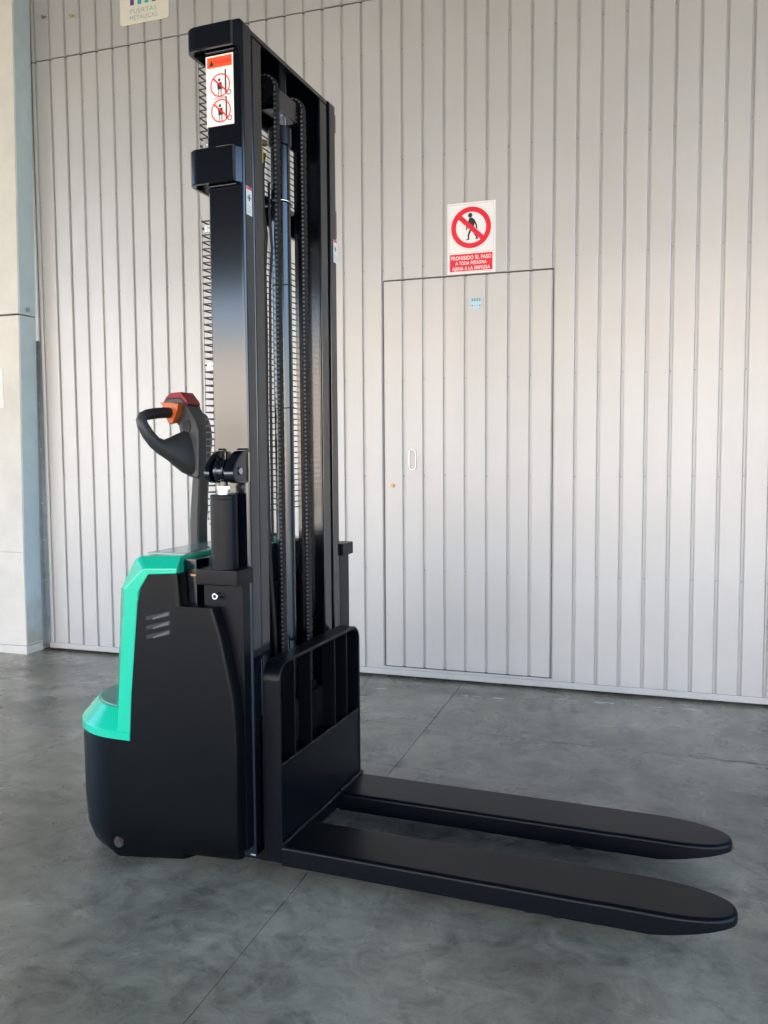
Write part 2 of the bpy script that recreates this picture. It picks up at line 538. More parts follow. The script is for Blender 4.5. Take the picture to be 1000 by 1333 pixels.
roof = empty('canopy_roof', kind='structure', loc=WLOC, rz=PHI)
bm = nb(); box(bm, -7, 5.5, -7.3, 0.055, 3.98, 4.12); obj('roof_sheet', bm, M_ROOF, roof)
bm = nb(); box(bm, -7, 5.5, -7.3, -7.18, 2.75, 3.975); obj('added_fascia', bm, M_ROOF, roof)  # added out of view, hung low to keep bright sky off the mast's reflections
for x in (-6.8, 5.1):
    bm = nb(); box(bm, x, x + 0.2, -7.15, -6.95, 0, 3.975); obj('roof_post', bm, M_GALV, roof)

opp = empty('opposite_building', 'long cream building in full sun across the yard', 'building', (0, -30, 0))
bm = nb(); box(bm, -40, 40, -8, 0, 0, 6.0); obj('wall', bm, M_OPP, opp)
bm = nb(); box(bm, -40.2, 40.2, -8.2, 0.25, 6.0, 6.2); obj('parapet', bm, M_CONC, opp)
for i in range(-6, 7):
    bm = nb(); box(bm, i * 6 - 1.0, i * 6 + 1.0, -0.02, 0.05, 1.2, 2.4); obj('window', bm, M_GLASS, opp)

# concrete pillar at the left of the gate
pil = empty('concrete_pillar', 'pale concrete pillar with blue-grey side left of the gate', 'pillar', WLOC, PHI)
UE = -2.555
def lean(b, k=0.02):
    for v_ in b.verts: v_.co.x += k * max(0.0, v_.co.z - 0.6)
    return b
bm = nb(); box(bm, -6.5, UE - 0.01, 0.002, 0.29, 0, 3.95); obj('rear_block', bm, M_CONC, pil)
for (z0, z1) in ((0.0, 0.048), (0.051, 0.6), (0.6, 1.962), (1.970, 3.95)):
    bm = nb(); box(bm, -6.5, UE, -0.145, -0.008, z0, z1, bev=0.006 if z1 - z0 > 1.3 else 0.0, seg=2)
    obj('concrete_block', lean(bm), M_CONC, pil, smooth=40)
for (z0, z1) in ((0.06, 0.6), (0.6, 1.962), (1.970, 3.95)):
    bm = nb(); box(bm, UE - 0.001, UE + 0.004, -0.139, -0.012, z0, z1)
    obj('side_face', lean(bm), M_SIDE, pil, label='blue-grey side face')
bm = nb(); cyl(bm, (UE + 0.030, -0.08, 2.0), (UE + 0.045, -0.08, 2.0), 0.012, 6); obj('bolt', bm, M_GALV, pil)

guide = empty('gate_guide', 'galvanised steel guide channel between blue pillar side and gate', 'guide rail', WLOC, PHI)
bm = nb()
box(bm, UE + 0.006, UE + 0.012, -0.012, 0.06, 0.03, 3.93)
obj('flange', bm, M_GALV, guide)
bm = nb(); box(bm, UE + 0.012, -2.508, 0.012, 0.018, 0.03, 3.93); obj('channel_web', bm, M_GALV, guide)
bm = nb(); box(bm, -2.5315, -2.512, -0.010, 0.011, 1.83, 3.93, bev=0.004); obj('cover_strip', bm, M_WHITE, guide, smooth=40)
for z in (0.42, 0.66, 0.88, 1.2, 1.47, 1.75, 2.1, 2.5, 2.9):
    bm = nb(); cyl(bm, (-2.536, 0.012, z), (-2.536, 0.006, z), 0.006, 8); obj('bolt', bm, M_ZINC, guide)

bm = nb(); box(bm, -2.80, -2.652, -0.1475, -0.1455, 1.44, 1.665)
pn = obj('paper_notice', bm, mat('white_paper', (0.72, 0.72, 0.7), 0.7))
pn.location = WLOC; pn.rotation_euler = (0, 0, PHI)
pn['label'] = 'blank white paper notice on the concrete pillar at the left edge'; pn['category'] = 'notice'

# ------------------------------------------------------------------ the sliding gate with its wicket door
gate = empty('sliding_gate', 'tall pale grey ribbed metal gate with a wicket door behind the truck', 'gate', WLOC, PHI)
U0, PW, PL = -0.3917, 0.1064, 0.104
GR = [U0 - PL * k for k in range(20, 0, -1)] + [U0 + PW * k for k in range(0, 18)]
edges = [-2.505] + GR + [GR[-1] + 0.034]
VF, VB = -0.0045, 0.0055
GAP = 0.0155
bm = nb(); box(bm, -2.505, 1.447, 0.008, 0.05, 0.03, 3.93); obj('backing_sheet', bm, M_GATE, gate)
cache = {}


def panel(u0, u1, z0, z1, parent):
    w_, h = round(u1 - u0, 4), round(z1 - z0, 4)
    if (w_, h) not in cache:
        b = nb()
        g = GAP / 2
        x0, x1 = g, w_ - g
        sec = [(x0 - 0.001, VB), (x0, VF + 0.002), (x0 + 0.003, VF), (x1 - 0.003, VF), (x1, VF + 0.002), (x1 + 0.004, VB)]
        rings(b, [[(x, y, 0) for x, y in sec], [(x, y, h) for x, y in sec]])
        o = obj('panel', b, M_GATE, parent)
        cache[(w_, h)] = o.data
    else:
        o = bpy.data.objects.new('panel', cache[(w_, h)])
        COL.objects.link(o); o.parent = parent
    o.location = (u0, random.uniform(-0.0006, 0.0006), z0)
    o.rotation_euler = (random.uniform(-0.0006, 0.0006), 0, random.uniform(-0.006, 0.006))
    return o


ZS, ZD0, ZD1 = 3.401, 0.060, 2.027
bm = nb()
D0, D1 = U0, U0 + 8 * PW
box(bm, D0 - 0.006, D1 + 0.006, 0.0058, 0.0078, ZD0 - 0.004, ZD1 + 0.004)
wick = obj('wicket_door', bm, M_GATE, gate)
for a, b_ in zip(edges, edges[1:]):
    panel(a, b_, ZS + 0.004, 3.93, gate)
    mid = (a + b_) / 2
    if D0 < mid < D1:
        panel(a, b_, ZD1 + 0.004, ZS - 0.004, gate)
        panel(a, b_, ZD0 + 0.003, ZD1 - 0.004, wick)
    else:
        panel(a, b_, 0.046, ZS - 0.004, gate)
for (x0, x1, z0, z1) in ((-2.505, U0 - 0.0065, 0.03, 3.3968), (D1 + 0.0065, 1.447, 0.03, 3.3968), (U0 - 0.0063, D1 + 0.0063, ZD1 + 0.0045, 3.3966), (-2.505, 1.447, 3.4055, 3.93)):
    bm = nb(); box(bm, x0, x1, 0.0058, 0.0076, z0, z1); obj('groove_sheet', bm, M_GATE, gate)
bm = nb(); box(bm, -2.505, 1.447, 0.003, 0.0074, ZS - 0.004, ZS + 0.004); obj('seam_strip', bm, M_SEAM, gate)
bm = nb(); box(bm, D0 + 0.002, D1 + 0.002, 0.003, 0.0055, ZD1 - 0.004, ZD1 + 0.0035); obj('head_gap', bm, M_SEAM, wick)
bm = nb(); box(bm, D0 + 0.002, D1 + 0.002, 0.003, 0.0055, ZD0 - 0.003, ZD0 + 0.003); obj('sill_gap', bm, M_SEAM, wick)
for uu in (D0, D1):
    bm = nb(); box(bm, uu - 0.0018, uu + 0.0018, 0.004, 0.0055, ZD0, ZD1); obj('edge_gap', bm, M_SEAM, wick)
bm = nb(); box(bm, -2.505, 1.447, -0.007, 0.03, 0.014, 0.045, bev=0.003); obj('bottom_rail', bm, M_GALV if False else M_GATE, gate, smooth=40)
bm = nb(); box(bm, D0 - 0.01, D1 + 0.012, -0.006, 0.0, 0.0455, 0.0575, bev=0.002); obj('door_sill', bm, M_GATE, gate, smooth=40)
bm = nb()
for i, g in enumerate(GR):
    for z in (0.567, 1.047, 1.532, 2.085, 2.62, 3.15):
        zz = z + random.uniform(-0.004, 0.004)
        tube(bm, [(g, VB, zz), (g, VB - 0.003, zz), (g, VB - 0.0045, zz)], [0.0034, 0.003, 0.0012], 8)
obj('rivets', bm, mat('dull_rivet', (0.3, 0.29, 0.28), 0.5), gate, smooth=60, kind='stuff')
for (u, z, m_) in ((-2.405, 3.624, M_BRASS), (-2.222, 3.600, M_YTAG)):
    bm = nb(); tube(bm, [(u, VF, z + 0.02), (u, VF - 0.012, z + 0.016), (u + 0.01, VF - 0.016, z), (u + 0.028, VF - 0.008, z + 0.012)], 0.0035, 6)
    obj('hook', bm, m_, gate, smooth=60)

# flush pull and lock on the wicket door
bm = nb()
def stadium(cu, cz, hw, hh, n=8):
    return arc(cu, cz + hh - hw, hw, 0, 180, n) + arc(cu, cz - hh + hw, hw, 180, 360, n)
HU, HZ = -0.238, 1.130
rs = []
for hw, hh, v in ((0.0205, 0.0545, VF), (0.0192, 0.0532, VF - 0.0045), (0.0152, 0.0492, VF - 0.0045), (0.0140, 0.048, VF + 0.001)):
    rs.append([(p[0], v, p[1]) for p in stadium(HU, HZ, hw, hh)])
rings(bm, rs, cap0=False, cap1=False)
hd = obj('handle', bm, mat('satin_chrome', (0.29, 0.29, 0.295), 0.26, metal=1.0), wick, smooth=50)
bm = nb(); flat(bm, stadium(HU, HZ, 0.0146, 0.0486), VF - 0.0008, 0); obj('handle_recess', bm, mat('recess_grey', (0.33, 0.33, 0.33), 0.4, metal=0.5), wick)
bm = nb(); cyl(bm, (-0.342, VF, 0.998), (-0.342, VF - 0.004, 0.998), 0.011, 20); cyl(bm, (-0.342, VF - 0.004, 0.998), (-0.342, VF - 0.010, 0.998), 0.0075, 16, bev=0.001)
obj('lock_cylinder', bm, M_BRASS, wick, smooth=40)

# prohibition sign
SU0, SU1, SZ0, SZ1 = -0.0545, 0.1835, 2.0325, 2.3725
sign = empty('prohibition_sign', 'white and red no-pedestrians sign above the wicket door', 'sign', WLOC, PHI)
SV = VF - 0.0035
bm = nb(); box(bm, SU0, SU1, SV, VF - 0.0008, SZ0, SZ1, bev=0.0008, seg=1); obj('sign_plate', bm, M_WHITE, sign)
cu_, cz_, RO, RI = 0.0635, 2.252, 0.0985, 0.0745
bm = nb()
e = 0.008
for (a0, a1, b0, b1) in ((SU0 + e, SU1 - e, SZ1 - e - 0.0012, SZ1 - e), (SU0 + e, SU1 - e, 2.1345, 2.1357), (SU0 + e, SU0 + e + 0.0012, SZ0 + e, SZ1 - e), (SU1 - e - 0.0012, SU1 - e, SZ0 + e, SZ1 - e), (SU0 + e, SU1 - e, SZ0 + e, SZ0 + e + 0.0012)):
    flat(bm, [(a0, b0), (a1, b0), (a1, b1), (a0, b1)], SV - 0.0004, 0)
disc_ring(bm, cu_, cz_, RO + 0.007, RO + 0.0078, SV - 0.0004, 0)
obj('border_line', bm, M_PGREY, sign, kind='stuff')
bm = nb()
def fig(pts, sc=0.001, x=0.0635, z=2.252): return [(x + p[0] * sc, z + p[1] * sc) for p in pts]
v = SV - 0.0006
flat(bm, [(cu_ - 0.004 + 0.0105 * math.cos(t), cz_ + 0.058 + 0.0115 * math.sin(t)) for t in [2 * PI * k / 16 for k in range(16)]], v, 0)
flat(bm, fig([(-10, 44), (4, 47), (16, 38), (19, 26), (14, 4), (-2, 2), (-9, 20), (-12, 36)]), v, 0)
flat(bm, fig([(13, 40), (18, 36), (29, 12), (31, -6), (25, -8), (22, 10), (13, 24)]), v, 0)
flat(bm, fig([(-12, 36), (-7, 28), (-16, 6), (-20, -12), (-25, -11), (-24, 6)]), v, 0)
flat(bm, fig([(-2, 6), (7, 3), (0, -18), (-8, -36), (-9, -58), (-26, -60), (-24, -56), (-16, -53), (-17, -34), (-9, -14)]), v - 0.00005, 0)
flat(bm, fig([(3, 5), (14, 6), (17, -14), (25, -36), (34, -50), (36, -56), (22, -58), (22, -54), (26, -50), (17, -36), (8, -16)]), v - 0.0001, 0)
obj('walking_figure', bm, M_PBLK, sign, kind='stuff')
bm = nb()
disc_ring(bm, cu_, cz_, RI, RO, SV - 0.0011, 0, 64)
dx = math.cos(math.radians(-43)); dz = math.sin(math.radians(-43)); hw = 0.0115; ln = RI + 0.004
flat(bm, [(cu_ + sx * ln * dx - sy * hw * dz, cz_ + sx * ln * dz + sy * hw * dx) for sx, sy in ((-1, -1), (1, -1), (1, 1), (-1, 1))], SV - 0.0012, 0)
obj('red_ring', bm, M_PRED, sign, kind='stuff')
bm = nb(); flat(bm, [(SU0 + 0.0125, SZ0 + 0.0135), (SU1 - 0.0145, SZ0 + 0.0135), (SU1 - 0.0145, 2.128), (SU0 + 0.0125, 2.128)], SV - 0.0006, 0)
obj('text_panel', bm, M_PRED, sign)
bm = nb()
text_into(bm, 'PROHIBIDO EL PASO', 0.0262, 0.0635, 2.1085, SV - 0.0011, 0, bold=0.0005, sx=0.745)
text_into(bm, 'A TODA PERSONA', 0.0225, 0.0635, 2.0835, SV - 0.0011, 0, bold=0.0004, sx=0.745)
text_into(bm, 'AJENA A LA EMPRESA', 0.0235, 0.0635, 2.0585, SV - 0.0011, 0, bold=0.0004, sx=0.745)
obj('lettering', bm, M_WHITE, sign, kind='stuff')

# little pale blue sticker under the sign
st = empty('blue_sticker', 'small pale blue sticker with tiny printed rows below the sign', 'sticker', WLOC, PHI)
bm = nb()
rr = 0.028
flat(bm, [(0.060, 1.912), (0.060, 1.887)] + arc(0.0875, 1.887, rr - 0.0005, 180, 360, 14) + [(0.115, 1.887), (0.115, 1.912)], VF - 0.0012, 0)
obj('sticker_sheet', bm, M_BLUE, st)
bm = nb()
for r_, z in ((4, 1.909), (4, 1.902), (4, 1.878)):
    for i in range(r_):
        if z == 1.878 and i in (1, 2): s = 0.0018
        else: s = 0.0034
        x = 0.069 + i * 0.0125
        flat(bm, [(x - s, z - s * 0.8), (x + s, z - s * 0.8), (x + s, z + s * 0.8), (x - s, z + s * 0.8)], VF - 0.0017, 0)
obj('printed_rows', bm, M_BDOT, st, kind='stuff')

# maker's plate at the top edge of the frame
mp_ = empty('maker_plate', 'cream plate with coloured squares reading puertas metalicas high on the gate', 'sign', WLOC, PHI)
bm = nb()
pu0, pu1, pz0, pz1, pr = -1.892, -1.587, 3.502, 3.90, 0.018
pp = arc(pu1 - pr, pz1 - pr, pr, 0, 90, 5) + arc(pu0 + pr, pz1 - pr, pr, 90, 180, 5) + arc(pu0 + pr, pz0 + pr, pr, 180, 270, 5) + arc(pu1 - pr, pz0 + pr, pr, 270, 360, 5)
prism(bm, pp, 'y', VF - 0.004, VF - 0.0008); obj('plate', bm, M_CREAM, mp_)
for u, m_ in ((-1.814, M_PURP), (-1.767, M_TEAL), (-1.722, M_TEAL), (-1.677, M_PURP)):
    bm = nb(); flat(bm, [(u - 0.0122, 3.601), (u + 0.0122, 3.601), (u + 0.0122, 3.631), (u - 0.0122, 3.631)], VF - 0.0046, 0)
    obj('coloured_square', bm, m_, mp_)
bm = nb()
text_into(bm, 'PUERTAS', 0.034, -1.745, 3.567, VF - 0.0046, 0, sx=1.12)
text_into(bm, 'METALICAS', 0.034, -1.745, 3.533, VF - 0.0046, 0, sx=0.92)
flat(bm, [(-1.878, 3.638), (-1.848, 3.638), (-1.848, 3.645), (-1.878, 3.645)], VF - 0.0046, 0)
flat(bm, [(-1.652, 3.638), (-1.610, 3.638), (-1.610, 3.645), (-1.652, 3.645)], VF - 0.0046, 0)
obj('lettering', bm, M_TEXT, mp_, kind='stuff')

# ------------------------------------------------------------------ the pallet stacker
T = empty('pallet_stacker', 'black and turquoise electric pallet stacker with tall mast and two forks', 'pallet stacker')

# body: one shell lofted upwards; rear half rounded below, straight under the hood above
YB, YI = 0.375, 0.340
ZL = [(0.052, 0.040), (0.066, 0.020), (0.095, 0.006), (0.16, 0.0), (0.366, 0.0), (0.3665, -1), (0.505, -1), (0.60, -1), (0.685, -1), (0.7550, -1), (0.7556, -1), (0.80, -1), (0.842, -1)]
def xf(z):
    if z > 0.7552: return -0.248 - 0.006 * (z - 0.7552) / 0.087
    t = [(0.0, -0.086), (0.466, -0.078), (0.571, -0.101), (0.676, -0.122), (0.7552, -0.148)]
    for (a, b), (c, d) in zip(t, t[1:]):
        if z <= c: return b + (d - b) * (z - a) / (c - a)
    return -0.148
def xr(z):
    t = [(0.36, -0.424), (0.508, -0.413), (0.789, -0.381), (0.837, -0.347), (0.9, -0.34)]
    for (a, b), (c, d) in zip(t, t[1:]):
        if z <= c: return b + (d - b) * (z - a) / (c - a)
RR, RX, RY = 0.22, -0.482, -0.155
def half(z, ins):
    f = xf(z)
    i0 = max(ins, 0) * 0.4
    pts = [(min(-0.215, f - 0.004), -YI + 0.002), (f, -YI + 0.002), (f, -YB + 0.012 + i0), (f - 0.0035, -YB + 0.0035 + i0), (f - 0.012, -YB + i0), (-0.256 if f > -0.2 else f - 0.02, -YB + i0), (-0.2635 if f > -0.2 else f - 0.024, -YB + i0)]
    N = 12
    if ins >= 0:
        for k in range(N + 1):
            a = math.radians(270 - 90 * k / N)
            pts.append((RX + (RR - ins) * math.cos(a), RY + (RR - max(ins, 0) * (1 if k > 3 else 0.4 + 0.2 * k)) * math.sin(a)))
        pts.append((RX - RR + ins, 0.0))
    else:
        x = xr(z)
        for k in range(N + 1):
            pts.append((x - 0.0001 * k, -YB + (0.0 if k < 1 else 0.02 + 0.34 * k / N)))
        pts.append((x - 0.002, 0.0))
    return pts
bm = nb()
rs = []
for i, (z, ins) in enumerate(ZL):
    h = half(z, ins)
    full = h + [(x, -y) for x, y in h[-2::-1]]
    ring = []
    for (x, y) in full:
        zz = z
        if i < 3:   # the skirt in front of the notch sits higher
            o_ = 0.020 if x > -0.2 else 0.009 if x > -0.258 else -0.006 if x > -0.3 else -0.034
            zz = z + o_ * (1, 0.85, 0.45)[i]
        ring.append((x, y, zz))
    rs.append(ring)
rings(bm, rs)
body = obj('body_cover', bm, M_PLASTIC, T, smooth=28)

# vents in the near side: dark slots cut as shallow trays with a slanted louvre
for k, (za, zb) in enumerate(((0.7175, 0.734), (0.6915, 0.7085), (0.666, 0.6835))):
    bm = nb()
    x0, x1, h = -0.358, -0.281, 0.0066
    q = [(x0, za - h), (x1, zb - h), (x1 + 0.002, zb + h * 0.4), (x1, zb + h), (x0, za + h * 0.6)]
    prism(bm, q, 'y', -YB - 0.0007, -YB + 0.004, mi=0)
    q2 = [(x0 + 0.022, za - h * 0.55), (x1 - 0.003, zb - h * 0.7), (x1 - 0.003, zb + h * 0.6), (x0 + 0.022, za + h * 0.2)]
    flat(bm, q2, -YB - 0.0013, 1)
    obj('vent', bm, [M_RUBBER, mat('louvre_grey', (0.085, 0.095, 0.09), 0.5)], body)
bm = nb(); cyl(bm, (-0.474, -YB + 0.03, 0.064), (-0.472, -YB + 0.0008, 0.068), 0.0155, 24)
hole = obj('towing_hole', bm, M_RUBBER, body)
bm = nb(); cyl(bm, (-0.4685, -YB + 0.01, 0.0655), (-0.4685, -YB + 0.0002, 0.0655), 0.0095, 16); obj('wheel_bolt', bm, mat('rusty_red', (0.035, 0.011, 0.009), 0.5), body)
bm = nb(); cyl(bm, (-0.50, -0.045, 0.0955), (-0.50, 0.045, 0.0955), 0.095, 32, bev=0.008); obj('drive_wheel', bm, M_WHEEL, T, smooth=40)

# green hood: lofted across the truck, edges chamfered
full_ = [(-0.498, 0.372), (-0.468, 0.790), (-0.417, 0.872), (-0.400, 0.881), (-0.266, 0.887), (-0.266, 0.840), (-0.33, 0.836), (-0.37, 0.79), (-0.40, 0.508), (-0.41, 0.372)]
side_ = [(-0.466, 0.372), (-0.426, 0.795), (-0.368, 0.848), (-0.358, 0.853), (-0.254, 0.857), (-0.256, 0.8435), (-0.347, 0.8375), (-0.381, 0.789), (-0.413, 0.508), (-0.423, 0.372)]
def lerp(a, b, t): return [(p[0] + (q[0] - p[0]) * t, p[1] + (q[1] - p[1]) * t) for p, q in zip(a, b)]
bm = nb()
secs = []
for y, t in ((-YB - 0.0016, 0.0), (-0.337, 1.0), (0.337, 1.0), (YB + 0.0016, 0.0)):
    secs.append([(x, y, z) for x, z in lerp(side_, full_, t)])
rings(bm, secs)
bmesh.ops.recalc_face_normals(bm, faces=bm.faces)
es = [e for e in bm.edges if len(e.link_faces) == 2 and e.calc_face_angle() > math.radians(14) and all(v_.co.z > 0.39 for v_ in e.verts)]
bmesh.ops.bevel(bm, geom=es, offset=0.0035, segments=2, affect='EDGES', profile=0.6)
hood = obj('hood', bm, M_GREEN, T, smooth=32)
bm = nb(); box(bm, -0.395, -0.2715, -0.312, 0.312, 0.8835, 0.8895, bev=0.002); obj('top_panel', bm, mat('pale_grey_green_panel', (0.27, 0.40, 0.34), 0.14), hood, smooth=40)
bm = nb()
for (x, y) in ((-0.285, -0.24), (-0.30, -0.155), (-0.285, -0.06), (-0.285, 0.2)):
    cyl(bm, (x, y, 0.889), (x, y, 0.8915), 0.007, 10)
obj('hood_screws', bm, M_RUBBER, hood, kind='stuff')
bm = nb(); box(bm, -0.36, -0.275, 0.03, 0.24, 0.8885, 0.898, bev=0.004); obj('hood_pad', bm, M_RUBBER, hood, smooth=40)
# dark recess plate between hood and mast
bm = nb(); box(bm, -0.262, -0.222, -0.332, 0.332, 0.40, 0.878, bev=0.003); obj('bulkhead', bm, M_BLACK, T, smooth=40)

# rear foot cap
bm = nb()
def foot(ins, z, xe=-0.422):
    p = [(xe, -YB + ins)]
    for k in range(15):
        a = math.radians(270 - 90 * k / 14)
        p.append((RX + (RR - ins) * math.cos(a), RY + (RR - ins) * math.sin(a)))
    return [(x, y, z) for x, y in p] + [(x, -y, z) for x, y in p[::-1]]
rings(bm, [foot(-0.003, 0.367), foot(-0.003, 0.388), foot(0.001, 0.394), foot(0.040, 0.438), foot(0.046, 0.441)])
fc = obj('foot_cap', bm, M_GREEN, T, smooth=25)
bm = nb(); rings(bm, [foot(0.050, 0.4412), foot(0.052, 0.4445)]); obj('step_pad', bm, M_STEP, fc)

# mast: outer and inner channels
ZM0, ZM1 = 0.055, 2.28
def channel(sy, y0, y1, xfr, xbk, web, fl, z0, z1, round_top):
    """web at |y|=y0, flanges reaching to |y|=y1"""
    P = [(xfr - 0.0035, y1), (xfr - 0.001, y1 + 0.001), (xfr, y1 + 0.0035), (xfr, y0 - 0.011), (xfr - 0.0008, y0 - 0.0068), (xfr - 0.0032, y0 - 0.0032), (xfr - 0.0068, y0 - 0.0008), (xfr - 0.011, y0), (xbk + 0.006, y0), (xbk, y0 - 0.006), (xbk, y1), (xbk + fl, y1), (xbk + fl, y0 - web), (xfr - fl, y0 - web), (xfr - fl, y1 + 0.002), (xfr - fl + 0.002, y1)]
    b = nb()
    rs_ = []
    for k, z in enumerate((z0, z1 - round_top, z1)):
        rs_.append([(x if k < 2 else min(x, xfr - 0.004), sy * y, z) for x, y in P])
    rings(b, rs_)
    return b
for sy in (-1, 1):
    col_ = obj('mast_column', channel(sy, 0.298, 0.247, -0.074, -0.183, 0.010, 0.013, ZM0, ZM1, 0.006), M_BLACK, T, smooth=30)
    obj('inner_mast_channel', channel(sy, 0.2425, 0.186, -0.0785, -0.172, 0.009, 0.012, ZM0 + 0.02, ZM1 - 0.014, 0.006), M_BLACK, T, smooth=30)
    # groove strip between the two channels
    bm = nb(); box(bm, -0.175, -0.0835, sy * 0.2455 - 0.0012, sy * 0.2455 + 0.0012, ZM0 + 0.05, ZM1 - 0.02); obj('slide_strip', bm, M_DARK, T)
bm = nb(); box(bm, -0.1735, -0.080, -0.2435, 0.2435, 2.2665, 2.279, bev=0.002); obj('top_plate', bm, M_BLACK, T, smooth=40)
bm = nb(); box(bm, -0.182, -0.1742, -0.2455, 0.2455, 2.118, 2.2785, bev=0.002); obj('rear_cross_plate', bm, M_BLACK, T, smooth=40)

def bracket(z0, z1):
    b = nb()
    R_ = 0.022; xb, yo, xe = -0.217, 0.314, -0.088
    path = [(xe, -yo)] + arc(xb + R_, -yo + R_, R_, 270, 180, 6) + arc(xb + R_, yo - R_, R_, 180, 90, 6) + [(xe, yo)]
    sweep_flat(b, path[::-1], 0.0135, z0, z1)
    return b
for nm, z0, z1 in (('top_bracket', 2.208, 2.266), ('middle_bracket', 1.868, 1.958)):
    br = obj(nm, bracket(z0, z1), M_BLACK, T, smooth=35)
    for sy in (-1, 1):
        bm = nb()
        prism(bm, [(-0.090, 0.3142), (-0.078, 0.2984), (-0.090, 0.2984)], 'z', z0 + 0.001, z1 - 0.001) if sy > 0 else prism(bm, [(-0.090, -0.3142), (-0.078, -0.2984), (-0.090, -0.2984)], 'z', z0 + 0.001, z1 - 0.001)
        obj('weld', bm, M_BLACK, br)
        bm = nb(); tube(bm, [(-0.178 + 0.0122 * i, sy * (0.3005 + random.uniform(-0.0006, 0.0006)), z0 - 0.002) for i in range(8)], 0.0042, 8)
        obj('weld', bm, M_BLACK, br, smooth=60)
        if nm == 'top_bracket':
            for x in (-0.176, -0.115):
                bm = nb(); cyl(bm, (x, sy * 0.3135, 2.257), (x, sy * 0.3195, 2.257), 0.0085, 6, bev=0.0012); cyl(bm, (x, sy * 0.319, 2.257), (x, sy * 0.3215, 2.257), 0.0042, 10)
                obj('bolt', bm, M_DARK, br)

# side cylinders with their lugs and blocks
for sy in (-1, 1):
    cy, cx = sy * 0.345, (-0.124 if sy < 0 else -0.138)
    bm = nb()
    tube(bm, [(cx, cy, 0.86), (cx, cy, 1.040), (cx, cy, 1.0435), (cx, cy, 1.0445), (cx, cy, 1.0535), (cx, cy, 1.056)], [0.0355, 0.0355, 0.0345, 0.0355, 0.0355, 0.033], 40)
    sc_ = obj('side_cylinder', bm, M_FORK, T, smooth=35)
    bm = nb(); cyl(bm, (cx, cy, 1.056), (cx, cy, 1.068), 0.0165, 24, bev=0.001); cyl(bm, (cx, cy, 1.068), (cx, cy, 1.080), 0.0185, 6, bev=0.0015)
    obj('chrome_nut', bm, M_CHROME, sc_, smooth=30)
    bm = nb(); cyl(bm, (cx, cy, 1.075), (cx, cy, 1.115), 0.0115, 16)
    cyl(bm, (cx - 0.016, cy, 1.118), (cx + 0.014, cy, 1.118), 0.030, 28, bev=0.003)
    cyl(bm, (cx - 0.013, cy, 1.118), (cx - 0.003, cy, 1.118), 0.0325, 28, bev=0.002)
    obj('rod_eye', bm, M_BLACK, sc_, smooth=35)
    for (xa, xb) in ((-0.163, -0.146), (-0.104 if sy < 0 else -0.136, -0.074 if sy < 0 else -0.116)):
        bm = nb()
        a0 = sy * 0.2985
        out = [(0.2985, 1.170), (0.325, 1.170), (0.344, 1.160), (0.366, 1.140), (0.379, 1.119), (0.377, 1.102), (0.365, 1.090), (0.345, 1.086), (0.2985, 1.086)]
        prism(bm, [(sy * p[0], p[1]) for p in out], 'x', xa, xb, bev=0.005, seg=2)
        lug = obj('lug', bm, M_BLACK, T, smooth=40)
        bm = nb(); tube(bm, [(xb + 0.002, sy * 0.300, 1.09 + 0.0095 * i + random.uniform(-0.001, 0.001)) for i in range(9)], 0.0045, 8); tube(bm, [(xa + (xb - xa) * i / 4, sy * 0.301, 1.172) for i in range(5)], 0.0055, 8)
        obj('weld', bm, M_BLACK, lug, smooth=60)
    bm = nb(); cyl(bm, (-0.170, cy, 1.118), (-0.0705 if sy < 0 else -0.112, cy, 1.118), 0.0105, 16, bev=0.002); obj('pin', bm, M_BLACK, sc_, smooth=35)
    bm = nb(); cyl(bm, (-0.0712 if sy < 0 else -0.1125, cy, 1.118), (-0.0700 if sy < 0 else -0.1115, cy, 1.118), 0.0085, 16); obj('pin_end', bm, M_ZINC, sc_)
    y0, y1 = (-0.386, -0.299) if sy < 0 else (0.299, 0.386)
    bm = nb(); box(bm, -0.190, -0.064, y0, y1, 0.819, 0.8605, bev=0.0035); bl = obj('base_block', bm, M_FORK, T, smooth=40)
    y0, y1 = (-0.336, -0.299) if sy < 0 else (0.299, 0.376)
    bm = nb(); box(bm, -0.197, -0.0765, y0, y1, 0.09, 0.8175, bev=0.002); mpl = obj('mounting_plate', bm, M_FORK, T, smooth=40)
    if sy < 0:
        bm = nb(); tube(bm, [(-0.188 + 0.0137 * i, -0.3365, 0.815 + random.uniform(-0.0005, 0.0005)) for i in range(9)], 0.0032, 8); obj('weld', bm, M_BLACK, mpl, smooth=60)
        bm = nb(); cyl(bm, (-0.150, -0.336, 0.785), (-0.150, -0.358, 0.785), 0.0092, 20, bev=0.001); cyl(bm, (-0.150, -0.358, 0.785), (-0.150, -0.3565, 0.785), 0.005, 6)
        obj('bolt', bm, M_CHROME, mpl, smooth=35)
        bm = nb(); cyl(bm, (-0.150, -0.3585, 0.785), (-0.150, -0.3588, 0.785), 0.005, 6); obj('bolt_socket', bm, M_DARK, mpl)
        bm = nb(); cyl(bm, (-0.19, -0.345, 0.838), (-0.215, -0.345, 0.838), 0.008, 12, bev=0.001); cyl(bm, (-0.215, -0.345, 0.838), (-0.228, -0.345, 0.838), 0.006, 10); obj('brass_fitting', bm, M_BRASS, bl, smooth=35)

